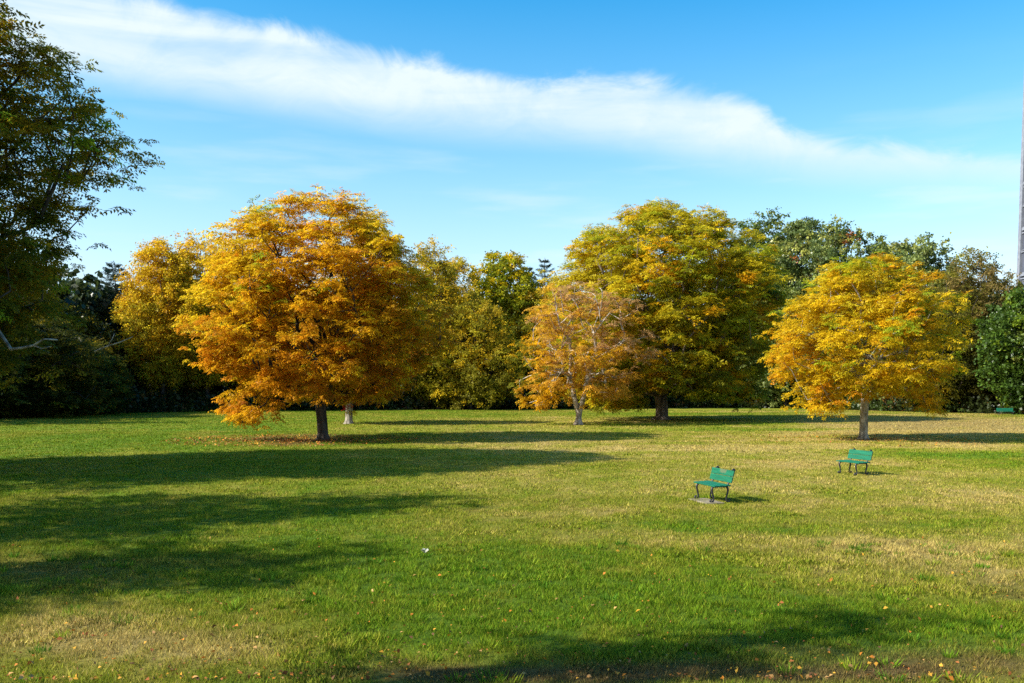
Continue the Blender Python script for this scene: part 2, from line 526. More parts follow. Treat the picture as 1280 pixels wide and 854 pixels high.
# ---- right-hand yellow tree
o = tree('deciduous_tree', gp(1079, 549), 10.6, 5.15, 2.7, UMB, [(0, 0, 0), (.02, 0, 1.5), (.05, 0, 3.0), (.05, 0, 4.3)], .235, M_BARK_GREY,
         [(YELLOW, .74, .1, 0, .3), (GOLD, .56, 0, 0, .3), (ORANGE, .30, -.2, 0, .35), (LIME, .36, .2, .1, .5), (YOL, .52, 0, 0, .3)],
         T_PIN, M_LEAF, n_pads=260, per_pad=74, pad_r=.74, thick=.36, size=.37, seed=15, upj=.45, droop=.4, lobes=.16,
         extra_pads=[(-3, -1.2, 1.9), (-2.4, -1.8, 2.2), (3.2, -1.4, 1.9), (2.7, -1.8, 2.3), (3.8, -.6, 2.5), (-3.6, -.6, 2.4)])
tag(o, 'bright yellow umbrella-shaped tree with straight slim grey trunk, beyond the two benches', 'tree')
# ---- large dark tree at the left edge
DKG, DKO = (.10, .115, .012), (.32, .225, .012)
PROF_L = [(0, .62), (.15, .78), (.3, .88), (.5, .98), (.62, 1.0), (.78, .80), (.92, .52), (1, .2)]
o = tree('deciduous_tree', (-22.5, 34.0, 0), 18.9, 7.2, 3.2, PROF_L, [(0, 0, 0), (.1, 0, 2), (.2, 0, 4), (.4, 0, 6.5)], .42, M_BARK_DARK,
         [(DKG, .50, -.4, 0, .3), (OLIVE, .55, 0, 0, .3), (DKO, .70, .6, 0, .35), (LIME, .30, .7, .1, .4), (ORANGE, .10, .9, 0, .4), (YELLOW, .22, 1.0, 0, .4)],  # height weights paint the sunlit amber of the upper crown into the leaves
         T_PIN, M_LEAF, n_pads=820, per_pad=52, pad_r=.88, thick=.34, size=.42, seed=16, lobes=.15, shell=.6, bf=.3)
tag(o, 'tall dark tree with lacy green and bronze crown cut off by the left frame edge', 'tree')

mb = MB()
for pts, r0 in (([(-14, 398, 33.2), (0, 417, 32.6), (14, 437, 32.2), (28, 435, 32.0), (42, 432, 31.8), (55, 424, 31.7), (72, 425, 31.6)], .075),
                ([(42, 432, 31.8), (52, 436, 31.7), (64, 433, 31.6)], .03), ([(118, 440, 33), (134, 433, 32.6), (150, 428, 32.3), (166, 421, 32)], .035), ([(134, 433, 32.6), (140, 424, 32.4), (143, 417, 32.4)], .02)):
    P = [tuple(float(q) for q in at_depth(*p)) for p in pts]
    P = [(p[0] + 22.5, p[1] - 34.0, p[2]) for p in P]
    mb.tube(P, [r0 * (1 - .7 * i / (len(P) - 1)) for i in range(len(P))], 6)
tag(mb.build('dead_branch', M_BARK_PALE, o, smooth=True), 'pale bare dead branches low in the crown')

# ---- trees further along, outside the frame, whose shadows lie over the lawn
def shade_tree(x, y, H, R, seed, label, pads=120, z0=2.2, off=(0, 0), pad_r=1.0):
    o = tree('deciduous_tree', (x, y, 0), H, R, z0, DOME, [(0, 0, 0), (.05, 0, 1.2), (0, .1, max(2.8, z0))], .2 + H * .008, M_BARK_DARK,
             [(DKG, .6, 0, 0, .3), (OLIVE, .55, 0, 0, .3), (DKO, .4, .3, 0, .3)], T_PIN, M_LEAF, n_pads=pads, per_pad=20, pad_r=pad_r, size=.6, seed=seed, off=off)
    return tag(o, label, 'tree', 'trees left of the lawn outside the picture')
shade_tree(-19.5, 19.2, 13.8, 3.2, 31, 'olive tree outside the frame casting the middle shadow finger on the lawn')
shade_tree(-16.6, 11.8, 10.4, 2.2, 32, 'low olive tree outside the frame casting the near left shadow finger', 80)
shade_tree(-11.9, 5.5, 13.4, .5, 33, 'slender high-crowned olive tree outside the frame casting the thin near shadow', 13, z0=8.4, off=(0, 1.2), pad_r=.40)
shade_tree(-8.2, .1, 12.5, 1.9, 34, 'high-crowned olive tree behind the viewer shading the bottom edge of the lawn', 70, z0=7.5)
shade_tree(-21.5, 14.6, 11.2, 3.0, 39, 'broad olive tree outside the frame darkening the left edge of the lawn', 90)
shade_tree(-28.0, 25.0, 14.2, 3.2, 35, 'olive tree outside the frame beside the dark lacy tree', 100)
shade_tree(-58, 75, 22.0, 7, 37, 'olive tree outside the frame at the left end of the wood', 120)

# ------------------------------------------------------------------ wood edge
EDGE_PX = [(-260, 545), (0, 524), (80, 520), (160, 516.5), (330, 513.5), (640, 511.8), (900, 509.8), (1000, 511), (1100, 514), (1280, 518.5), (1420, 524)]
EDGE = np.array([gp(*p)[:2] for p in EDGE_PX])
def edge_d(s): return np.interp(s, EDGE[:, 0] / EDGE[:, 1], EDGE[:, 1])

def px_tree(px, top, hw, back, fn):
    """tree standing BACK metres behind the wood edge below pixel column px: returns location, height, radius"""
    d = float(edge_d((px - CX) / F)) + back
    x, _, z = at_depth(px, top, d)
    return (float(x), d, 0.0), float(z), hw / F * d

MAPLE_DK = [((.085, .13, .030), .6, 0, 0, .3), ((.15, .195, .04), .55, .1, -.1, .3), ((.24, .26, .05), .30, .4, -.2, .35), ((.30, .20, .02), .0, .3, 0, .45)]
MAPLE_SV = [((.12, .165, .045), .6, 0, 0, .3), ((.24, .28, .08), .55, .1, -.1, .3), ((.34, .34, .075), .30, .5, -.2, .35), ((.34, .12, .03), -.2, .3, 0, .55)]
OLV_MIX = [((.24, .21, .018), .55, -.3, 0, .3), ((.40, .33, .02), .55, .1, 0, .3), ((.64, .43, .018), .54, .4, -.1, .5), ((.52, .36, .025), .46, .3, 0, .4)]
GRN_YEL = [((.18, .21, .014), .55, -.3, 0, .3), ((.36, .35, .016), .55, .2, 0, .3), ((.60, .44, .012), .35, .4, 0, .45)]
YEL_TALL = [((.64, .43, .018), .6, .5, .1, .3), ((.62, .35, .014), .45, .5, .1, .3), ((.46, .36, .02), .5, -.5, -.1, .35), ((.26, .22, .016), .25, -.9, 0, .3)]
BROWNISH = [((.28, .20, .06), .40, .5, 0, .3), ((.20, .18, .03), .55, 0, 0, .3), ((.085, .085, .018), .45, -.5, 0, .3), ((.26, .23, .03), .2, 0, 0, .4)]
BRIGHT = [((.06, .11, .016), .6, 0, 0, .35), ((.08, .14, .016), .5, 0, -.1, .35), ((.19, .26, .02), .40, .2, 0, .5)]
DARK_LOW = [((.06, .066, .010), .55, 0, 0, .3), ((.12, .11, .012), .5, 0, 0, .3), ((.24, .18, .012), .35, 0, 0, .45)]
PINE = [((.022, .042, .026), .6, 0, 0, .2), ((.045, .070, .034), .45, 0, 0, .3), ((.16, .105, .04), -.1, .3, 0, .4)]

def wood_tree(px, top, hw, back, pal, seed, label, prof=OVAL, z0=2.5, temps=T_BROAD, mat=M_GREEN, pads=190, per=54, size=.62, thick=.55, bark=M_BARK_DARK, trunk_r=.3, sparse_top=0., droop=.3, pad_k=.16, name='deciduous_tree', **kw):
    loc, H, R = px_tree(px, top - 7, hw * 1.12, back, None)
    pad_r = R * pad_k + .35
    o = tree(name, loc, H, R, z0, prof, [(0, 0, 0), (.1, 0, 2), (.05, .1, H * .25), (.1, 0, H * .4)], trunk_r, bark, pal, temps, mat,
             n_pads=pads, per_pad=per, pad_r=pad_r, thick=thick, size=size, seed=seed, droop=droop, sparse_top=sparse_top, min_r=.03, **kw)
    return tag(o, label, 'tree', 'trees along the edge of the wood')

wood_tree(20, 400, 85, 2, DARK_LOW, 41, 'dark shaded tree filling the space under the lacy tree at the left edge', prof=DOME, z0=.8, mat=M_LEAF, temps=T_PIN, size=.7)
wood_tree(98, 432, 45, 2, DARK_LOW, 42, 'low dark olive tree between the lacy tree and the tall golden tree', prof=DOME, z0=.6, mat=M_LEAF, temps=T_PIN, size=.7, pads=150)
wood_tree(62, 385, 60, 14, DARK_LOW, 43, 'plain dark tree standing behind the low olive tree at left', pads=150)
wood_tree(198, 306, 40, 4, YEL_TALL, 44, 'tall golden tree beside the dark pine, yellow green lower down', z0=3.5, mat=M_LEAF, temps=T_FINE, size=.60, pads=210, lobes=.24, kink=.08)
wood_tree(254, 300, 46, 5, YEL_TALL, 45, 'tall golden tree showing directly left of the big orange crown', z0=3.5, mat=M_LEAF, temps=T_FINE, size=.60, pads=220, lobes=.24, kink=.08)
wood_tree(330, 345, 60, 4, OLV_MIX, 46, 'olive wood tree hidden mostly behind the left half of the orange crown', pads=140)
wood_tree(455, 345, 60, 4, OLV_MIX, 47, 'olive wood tree hidden mostly behind the right half of the orange crown', pads=140)
wood_tree(540, 308, 44, 3, OLV_MIX, 48, 'tall bronze and yellow tree showing above the right shoulder of the orange crown', mat=M_LEAF, temps=T_FINE, prof=CONE, size=.60, pads=210, z0=2)
wood_tree(587, 372, 54, 0, OLV_MIX, 49, 'low drooping olive tree between the orange tree and the pinkish tree', mat=M_LEAF, temps=T_FINE, prof=DOME, size=.60, pads=220, z0=1.5, droop=.8)
wood_tree(572, 322, 34, 9, OLV_MIX, 50, 'narrow olive tree with thin top just left of the green yellow maple', mat=M_LEAF, temps=T_FINE, prof=CONE, size=.60, pads=130)
wood_tree(628, 319, 42, 11, GRN_YEL, 51, 'round green yellow maple top in the gap between the orange and olive crowns', temps=T_BROAD, mat=M_LEAF, size=.60, pads=200)
wood_tree(690, 360, 55, 6, OLV_MIX, 52, 'dark olive wood tree behind the pinkish forked tree', pads=130)
wood_tree(790, 345, 70, 4, MAPLE_DK, 53, 'dark green wood tree hidden behind the left half of the huge yellow tree', pads=120)
wood_tree(900, 330, 70, 5, MAPLE_DK, 54, 'dark green wood tree hidden behind the right half of the huge yellow tree', pads=120)
wood_tree(958, 276, 50, 8, MAPLE_DK, 55, 'tall dark green maple directly right of the huge yellow crown', prof=FULL, lobes=.2, size=.60, pads=240)
wood_tree(1003, 282, 42, 5, MAPLE_SV, 56, 'silvery green maple with a small red patch, second right of the huge yellow crown', prof=FULL, lobes=.2, size=.60, pads=230)
wood_tree(1055, 286, 46, 6, MAPLE_SV, 57, 'rounded grey green maple top above the left half of the bright yellow tree', prof=FULL, lobes=.2, size=.60, pads=230)
wood_tree(985, 370, 50, 1, MAPLE_SV, 58, 'lower grey green maple filling the gap between the two yellow crowns', size=.60, pads=200, z0=1.2)
wood_tree(1108, 305, 44, 12, MAPLE_DK, 59, 'green maple showing just over the top of the bright yellow tree', prof=FULL, lobes=.2, size=.60, pads=170)
wood_tree(1156, 305, 46, 7, MAPLE_SV, 60, 'green maple above the right shoulder of the bright yellow tree', prof=FULL, lobes=.2, size=.60, pads=190)
wood_tree(1217, 312, 46, 5, BROWNISH, 61, 'thin brownish tree with bare twigs at its top, left of the tower', mat=M_LEAF, temps=T_FINE, size=.60, pads=230, sparse_top=.6, lobes=.22, z0=1.5)
wood_tree(1175, 400, 46, 1, DARK_LOW, 62, 'dark lower tree beneath the brownish tree and beside the bright yellow tree', mat=M_LEAF, temps=T_FINE, size=.60, pads=150, z0=2)
wood_tree(1290, 366, 42, 3, BRIGHT, 63, 'fresh green tree below the tower at the right frame edge', size=.60, pads=190, z0=.8, prof=OVAL, lobes=.34)
wood_tree(1232, 395, 40, 9, MAPLE_DK, 64, 'dark green tree between the brownish tree and the fresh green tree', pads=130)
wood_tree(1345, 350, 60, 6, MAPLE_DK, 65, 'dark green tree outside the right frame edge', pads=110, per=30)

for px, top, hw, back, seed, lab in ((143, 328, 34, 16, 71, 'dark blue green pine rising between the lacy tree and the golden trees'),
                                     (681, 322, 30, 26, 72, 'dark pine tip above the pinkish tree and left of the huge yellow crown'),
                                     (660, 332, 26, 24, 73, 'shorter dark pine tip behind the green yellow maple')):
    loc, H, R = px_tree(px, top, hw, back, None)
    tag(conifer('conifer_tree', loc, H, R * 1.7, PINE, seed), lab, 'tree', 'pines in the wood')

# ---- undergrowth and the mass of the wood behind
rng = np.random.default_rng(77)
n = 9500
sl = rng.uniform(-.75, .75, n); dd = rng.random(n) ** 1.3 * 11 + .3; x = sl * (edge_d(sl) + dd)
hgt = (1.2 + 2.6 * fbm(x * .15, dd * .3, 60)) * (.35 + .65 * sstep(0, 2.5, dd))
P = np.stack([x, edge_d(sl) + dd, hgt * rng.random(n)], 1)
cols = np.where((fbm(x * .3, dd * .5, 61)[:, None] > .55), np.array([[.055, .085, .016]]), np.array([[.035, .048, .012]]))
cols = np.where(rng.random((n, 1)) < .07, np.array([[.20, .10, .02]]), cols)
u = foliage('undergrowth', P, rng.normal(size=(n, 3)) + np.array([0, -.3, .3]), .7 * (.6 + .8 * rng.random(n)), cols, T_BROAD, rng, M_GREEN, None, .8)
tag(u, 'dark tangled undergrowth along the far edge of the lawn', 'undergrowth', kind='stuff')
n = 21000
sl = rng.uniform(-.8, .8, n); dd = 14 + rng.random(n) * 26; x = sl * (edge_d(sl) + dd)
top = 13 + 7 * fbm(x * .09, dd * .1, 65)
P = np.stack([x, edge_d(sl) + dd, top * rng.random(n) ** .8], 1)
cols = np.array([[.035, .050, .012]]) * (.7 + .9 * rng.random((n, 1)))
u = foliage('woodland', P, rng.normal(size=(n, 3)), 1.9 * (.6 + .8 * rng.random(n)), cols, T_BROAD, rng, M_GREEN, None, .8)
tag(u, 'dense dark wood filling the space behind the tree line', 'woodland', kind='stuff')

# ------------------------------------------------------------------ tower
M_CONC = noisy_mat('pale_concrete', (.15, .16, .20), (.21, .22, .26), 1.2, bump=.1, rough=.7)
M_PANE = noisy_mat('tower_glass', (.045, .050, .075), (.085, .09, .12), .3, bump=0, rough=.12, spec=.6)
M_DKWALL = noisy_mat('dark_wall', (.10, .10, .12), (.14, .14, .16), 1, bump=.1)
TD = 175.0
def tz(py): return float(at_depth(1272, py, TD)[2])
tx = float(at_depth(1271.5, 363, TD + 18)[0])
tower = empty('apartment_tower', (tx + 14, TD + 9, 0))
tag(tower, 'tall pale tower block with dark window bands behind the trees at the right frame edge', 'tower')
W2, D2 = 14.0, 9.0
zb, ztop = tz(363), 92.0
fl = (tz(267) - tz(330)) / 2
mb = MB(); mb.box((0, 0, (zb + ztop) / 2), (2 * W2 - .8, 2 * D2 - .8, ztop - zb - .1)); mb.box((0, 0, zb / 2), (2 * W2 - 6, 2 * D2 - 5, zb))
mb.build('wall', M_DKWALL, tower)
z = zb; k = 0
lv = [zb]
z = tz(330)
while z < ztop: lv.append(z); z += fl
lv.append(ztop)
for i, z in enumerate(lv):
    thick = .55 if (i == 0 or i % 2 == 1) else .22
    mb = MB(); mb.box((0, 0, z), (2 * W2 - .02, 2 * D2 - .02, thick))
    if thick > .5 and i: mb.box((0, 0, z - .75), (2 * W2 - .1, 2 * D2 - .1, .25))
    mb.build('floor_band', M_CONC, tower)
for sx in (-1, 1):
    for sy in (-1, 1):
        mb = MB(); mb.box((sx * (W2 - .35), sy * (D2 - .35), (zb + ztop) / 2), (1.0, 1.0, ztop - zb + .6)); mb.build('corner_column', M_CONC, tower)
for i in range(len(lv) - 1):
    for sd in range(4):
        mb = MB()
        za, zc = lv[i] + .3, lv[i + 1] - (.95 if (i + 1) % 2 == 1 else .14)
        h = zc - za
        if h < .5: continue
        if sd < 2:
            y = (-1, 1)[sd] * (D2 - .32)
            mb.box((0, y, (za + zc) / 2), (2 * W2 - 1.9, .12, h))
        else:
            xx = (-1, 1)[sd - 2] * (W2 - .32)
            mb.box((xx, 0, (za + zc) / 2), (.12, 2 * D2 - 1.9, h))
        w = mb.build('window', M_PANE, tower)
        q, half = ((8, W2 - .9), (6, D2 - .9))[sd // 2]
        fr = MB(); t = .07; pts = [(-half, -h / 2)]
        pts = [(-half, 0), (half, 0), (half, .12)]
        for i2 in range(q - 1, 0, -1):
            u = -half + i2 * 2 * half / q
            pts += [(u + t, .12), (u + t, h - .01), (u - t, h - .01), (u - t, .12)]
        pts.append((-half, .12)); m_ = len(pts)
        for dep in (-.07, .07):
            for u, v in pts:
                fr.v.append((u, (-1, 1)[sd] * (D2 - .20) + dep, za + v) if sd < 2 else ((-1, 1)[sd - 2] * (W2 - .20) + dep, u, za + v))
        for e in range(m_): fr.f.append([e, (e + 1) % m_, m_ + (e + 1) % m_, m_ + e])
        fr.f.append(list(range(m_))); fr.f.append(list(range(m_, 2 * m_))[::-1])
        fr.build('frame', M_CONC, w)

# ------------------------------------------------------------------ lawn
BLOBS = [(880, 680, 200, 16, .55), (1180, 688, 170, 14, .45), (1170, 531, 170, 13, 1.0), (1260, 545, 120, 14, .45), (700, 527, 130, 5, .35), (260, 545, 60, 4, .4),
         (120, 790, 190, 38, .60), (330, 815, 140, 25, .40), (780, 558, 200, 9, .42), (1010, 575, 150, 9, .45), (980, 610, 200, 12, .25), (1200, 625, 160, 14, .30), (620, 600, 100, 10, .15),
         (720, 640, 150, 10, .18), (1100, 712, 120, 12, .35), (1230, 735, 80, 22, .30), (640, 545, 110, 6, .25), (60, 712, 80, 25, .35), (1000, 548, 90, 7, .35),
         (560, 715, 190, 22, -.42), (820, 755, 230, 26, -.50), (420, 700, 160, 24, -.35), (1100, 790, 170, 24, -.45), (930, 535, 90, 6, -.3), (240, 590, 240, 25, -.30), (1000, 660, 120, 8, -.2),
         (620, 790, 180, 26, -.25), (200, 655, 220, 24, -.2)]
BROWN = [(900, 846, 330, 14, .9), (1200, 830, 120, 18, .9), (1270, 745, 60, 14, .45), (40, 715, 90, 22, .55), (250, 705, 140, 10, .35), (1000, 815, 90, 10, .4), (640, 848, 200, 12, .5), (1180, 530, 130, 10, .4),
         (350, 549, 70, 5, .75), (560, 845, 60, 10, .4)]

def lawn_fields(x, y):
    px, py = to_px(x, np.maximum(y, 2.0), 0.0)
    wob = (fbm(x * .35, y * .35, 3) - .5)
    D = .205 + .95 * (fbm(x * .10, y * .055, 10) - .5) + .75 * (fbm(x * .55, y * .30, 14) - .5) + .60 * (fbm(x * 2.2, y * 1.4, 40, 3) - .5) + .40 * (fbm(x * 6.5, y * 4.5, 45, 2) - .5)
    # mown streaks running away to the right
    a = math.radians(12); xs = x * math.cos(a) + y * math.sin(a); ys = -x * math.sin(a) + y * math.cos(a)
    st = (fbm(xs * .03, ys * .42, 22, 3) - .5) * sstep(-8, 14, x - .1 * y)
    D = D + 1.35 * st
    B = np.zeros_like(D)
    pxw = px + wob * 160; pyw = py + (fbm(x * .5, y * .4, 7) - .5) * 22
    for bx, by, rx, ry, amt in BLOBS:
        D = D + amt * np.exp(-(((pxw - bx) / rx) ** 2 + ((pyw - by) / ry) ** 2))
    for bx, by, rx, ry, amt in BROWN:
        B = B + amt * np.exp(-(((pxw - bx) / rx) ** 2 + ((pyw - by) / ry) ** 2))
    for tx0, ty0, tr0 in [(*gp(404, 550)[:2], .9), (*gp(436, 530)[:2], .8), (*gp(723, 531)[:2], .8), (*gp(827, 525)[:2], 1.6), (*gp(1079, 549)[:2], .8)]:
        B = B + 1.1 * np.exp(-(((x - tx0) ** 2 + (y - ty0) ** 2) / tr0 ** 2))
    D = D + .22 * sstep(200, 1000, px) * sstep(760, 620, py)
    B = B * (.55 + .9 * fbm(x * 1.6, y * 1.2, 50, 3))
    return np.clip(D, 0, 1.15), np.clip(B, 0, 1)

G0, G1, G2, G3 = np.array([.112, .195, .008]), np.array([.215, .235, .016]), np.array([.295, .265, .035]), np.array([.450, .335, .105])
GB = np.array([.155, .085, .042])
def lawn_cols(D, B):
    c = np.where(D[:, None] < .35, G0 + (G1 - G0) * (D / .35)[:, None],
        np.where(D[:, None] < .7, G1 + (G2 - G1) * ((D - .35) / .35)[:, None], G2 + (G3 - G2) * np.clip((D - .7) / .4, 0, 1)[:, None]))
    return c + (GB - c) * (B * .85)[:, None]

def ground_z(x, y):
    return .10 * (fbm(x * .12, y * .12, 80, 3) - .5) * sstep(6, 14, y)

ys = np.concatenate([[-300, -120, -60, -20, -5], np.arange(2, 26, .22), np.arange(26, 60, .6), np.arange(60, 160, 1.6), [180, 220, 300, 450, 700, 1100, 1700]])
xs = np.concatenate([[-1700, -1000, -500, -260, -160], np.arange(-110, -26, 2.0), np.arange(-26, 26, .30), np.arange(26, 112, 2.0), [160, 260, 500, 1000, 1700]])
GX, GY = np.meshgrid(xs, ys)
gx, gy = GX.ravel(), GY.ravel()
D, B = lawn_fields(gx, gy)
c = lawn_cols(D, B) * (.80 - .25 * sstep(40, 12, gy))[:, None]  # ground darkened nearby, shade in the gaps between tufts put into the colour
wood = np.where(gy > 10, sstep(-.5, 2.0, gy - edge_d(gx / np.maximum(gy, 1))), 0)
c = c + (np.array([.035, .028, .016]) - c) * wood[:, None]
V = np.stack([gx, gy, ground_z(gx, gy)], 1)
nx, ny = len(xs), len(ys)
i, j = np.meshgrid(np.arange(nx - 1), np.arange(ny - 1))
b = (j * nx + i).ravel()
Fq = np.stack([b, b + 1, b + 1 + nx, b + nx], 1).ravel()

m, nt, out = new_mat('lawn_soil')
N, L = nt.nodes.new, nt.links.new
at = N('ShaderNodeAttribute'); at.attribute_name = 'col'
tc = N('ShaderNodeTexCoord')
nz = N('ShaderNodeTexNoise'); nz.inputs['Scale'].default_value = 9; nz.inputs['Detail'].default_value = 8; nz.inputs['Roughness'].default_value = .7
nz2 = N('ShaderNodeTexNoise'); nz2.inputs['Scale'].default_value = 1.3; nz2.inputs['Detail'].default_value = 6; nz2.inputs['Roughness'].default_value = .7
L(tc.outputs['Object'], nz.inputs['Vector']); L(tc.outputs['Object'], nz2.inputs['Vector'])
mr = N('ShaderNodeMapRange'); mr.inputs['From Min'].default_value = .3; mr.inputs['From Max'].default_value = .7; mr.inputs['To Min'].default_value = .6; mr.inputs['To Max'].default_value = 1.25
L(nz.outputs['Fac'], mr.inputs['Value'])
mr2 = N('ShaderNodeMapRange'); mr2.inputs['From Min'].default_value = .3; mr2.inputs['From Max'].default_value = .7; mr2.inputs['To Min'].default_value = .8; mr2.inputs['To Max'].default_value = 1.18
L(nz2.outputs['Fac'], mr2.inputs['Value'])
mm = N('ShaderNodeMath'); mm.operation = 'MULTIPLY'; L(mr.outputs[0], mm.inputs[0]); L(mr2.outputs[0], mm.inputs[1])
vs = N('ShaderNodeVectorMath'); vs.operation = 'SCALE'; L(at.outputs['Color'], vs.inputs[0]); L(mm.outputs[0], vs.inputs['Scale'])
pb = N('ShaderNodeBsdfPrincipled'); pb.inputs['Roughness'].default_value = .9; pb.inputs['Specular IOR Level'].default_value = .1
L(vs.outputs[0], pb.inputs['Base Color'])
bp = N('ShaderNodeBump'); bp.inputs['Strength'].default_value = .6; bp.inputs['Distance'].default_value = .05
L(nz.outputs['Fac'], bp.inputs['Height']); L(bp.outputs['Normal'], pb.inputs['Normal'])
L(pb.outputs[0], out.inputs['Surface'])
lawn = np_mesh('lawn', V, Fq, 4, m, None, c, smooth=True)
tag(lawn, 'wide mown lawn with dry straw patches', 'lawn', kind='structure')

# ---- grass blades
def blades(d0, d1, dens, w, h):
    wid = .60
    area = wid * (d1 ** 2 - d0 ** 2) + 11 * (d1 - d0)
    n = int(area * dens)
    d = np.sqrt(d0 ** 2 + (d1 ** 2 - d0 ** 2) * RNG.random(n))
    x = (RNG.random(n) * 2 - 1) * (wid * d + 5.5)
    k = d < edge_d(x / d)
    return x[k], d[k], np.full(k.sum(), w), np.full(k.sum(), h)
bands = [blades(7.6, 13, 2900, .0095, .062), blades(13, 18, 1800, .012, .064), blades(18, 26, 900, .015, .056), blades(26, 40, 420, .021, .055),
         blades(40, 65, 150, .034, .058), blades(65, 132, 40, .06, .065)]
x, y, w, h = [np.concatenate(a) for a in zip(*bands)]
tuft = fbm(x * 4.2, y * 3.4, 120, 3)
keep = RNG.random(len(x)) < .35 + 1.6 * sstep(.3, .6, tuft)
x, y, w, h, tuft = x[keep], y[keep], w[keep], h[keep], tuft[keep]
n = len(x)
D, B = lawn_fields(x, y)
dj = D + .20 * RNG.normal(size=n)
cl = fbm(x * 1.7, y * 1.7, 90, 3)
dj = np.clip(dj, 0, 1.1)
c = lawn_cols(dj, np.clip(B + .12 * RNG.normal(size=n) * (B > .1), 0, 1)) * (1 + .30 * RNG.normal(size=(n, 1))) * (.72 + .55 * tuft)[:, None]
c = np.clip(c, .004, .8)
nb = n
hh = h * (.45 + .75 * RNG.random(n)) * (.55 + .9 * cl) * (.5 + 1.0 * tuft) * np.where(B > .3, .7, 1)
az = RNG.random(n) * 6.28; la = RNG.random(n) * 6.28
lean = hh * (.25 + .75 * RNG.random(n))
ww = w * (.6 + .8 * RNG.random(n)) * (1 + .8 * (vnoise(x * 1.1, y * 1.1, 97) > .72))
# coarser weedy tufts standing out of the turf
nt_ = 520
td = 9.2 + 8.5 * RNG.random(nt_) ** 1.3; tx_ = (RNG.random(nt_) * 2 - 1) * (.58 * td + 1)
kt = RNG.random(nt_) < sstep(.40, .62, fbm(tx_ * .45, td * .4, 130, 3)) + .08
td, tx_ = td[kt], tx_[kt]
ti = np.repeat(np.arange(len(td)), 46); q = len(ti)
a_ = RNG.random(q) * 6.28; r_ = .11 * np.sqrt(RNG.random(q)) * (.6 + .8 * RNG.random(len(td)))[ti]
x = np.concatenate([x, tx_[ti] + r_ * np.cos(a_)]); y = np.concatenate([y, td[ti] + r_ * np.sin(a_)])
tc_ = np.array([[.085, .19, .010], [.14, .24, .012], [.21, .27, .016]])[RNG.integers(0, 3, len(td))]
c = np.concatenate([c, tc_[ti] * (1 + .25 * RNG.normal(size=(q, 1)))]); c = np.clip(c, .004, .8)
hh = np.concatenate([hh, .10 * (.5 + .6 * RNG.random(q)) * (.7 + .5 * RNG.random(len(td)))[ti]])
lean = np.concatenate([lean, hh[n:] * (.3 + .7 * RNG.random(q))]); la = np.concatenate([la, a_ + .5 * RNG.normal(size=q)])
az = np.concatenate([az, RNG.random(q) * 6.28]); ww = np.concatenate([ww, .013 * (.6 + .9 * RNG.random(q)) * (.7 + .04 * td[ti])])
n = len(x)
z = ground_z(x, y) - .006
bx, by = np.cos(az) * ww * .5, np.sin(az) * ww * .5
V = np.empty((n, 3, 3), np.float32)
V[:, 0] = np.stack([x - bx, y - by, z], 1); V[:, 1] = np.stack([x + bx, y + by, z], 1)
V[:, 2] = np.stack([x + lean * np.cos(la), y + lean * np.sin(la), z + hh + .006], 1)
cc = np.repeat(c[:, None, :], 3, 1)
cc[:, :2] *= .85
g = np_mesh('grass', V.reshape(-1, 3), np.arange(3 * n), 3, M_GRASS, None, cc.reshape(-1, 3))
tag(g, 'short mown grass, green to straw coloured', 'grass', kind='stuff')

# ---- fallen leaves
rng = np.random.default_rng(9)
n1 = 1700
px = rng.uniform(-60, 1340, n1); py = 854 - 190 * rng.random(n1) ** 2.2
k = rng.random(n1) < (.25 + 1.1 * fbm(px * .012, py * .03, 99))
x1, y1 = ground_at(px[k], py[k])
ox, oy, _ = gp(404, 550)
n2 = 3000
a = rng.random(n2) * 6.28; r = 6.5 * rng.random(n2) ** .8
x2, y2 = ox - 1.6 + r * np.cos(a) * 1.1, oy - .6 + r * np.sin(a)
n3 = 500
a = rng.random(n3) * 6.28; r = 7 * rng.random(n3) ** .8
tx3, ty3, _ = gp(1079, 549)
x3, y3 = tx3 + r * np.cos(a), ty3 + r * np.sin(a)
x = np.concatenate([x1, x2, x3]); y = np.concatenate([y1, y2, y3]); n = len(x)
S = np.concatenate([np.full(len(x1), .031), np.full(n2, .065), np.full(n3, .07)]) * (.6 + .7 * rng.random(n))
pal = np.array([[.42, .15, .02], [.30, .10, .03], [.52, .26, .03], [.13, .065, .03], [.40, .22, .08]])
cols = pal[rng.integers(0, 5, n)]
P = np.stack([x, y, ground_z(x, y) + .035 + .02 * rng.random(n)], 1)
def flat_leaf():
    q = [np.array([[-.5, 0, .05], [0, .34, .22], [.55, 0, .0], [.05, -.36, .26]])]
    return np.array(q)
fo = foliage('fallen_leaves', P, rng.normal(size=(n, 3)) * np.array([1, 1, .5]), S * 1.3 * (.6 + .9 * rng.random(n)), cols, [flat_leaf()], rng, M_LITTER, None, .5)
tag(fo, 'fallen orange and brown leaves scattered over the grass', 'fallen leaves', kind='stuff')

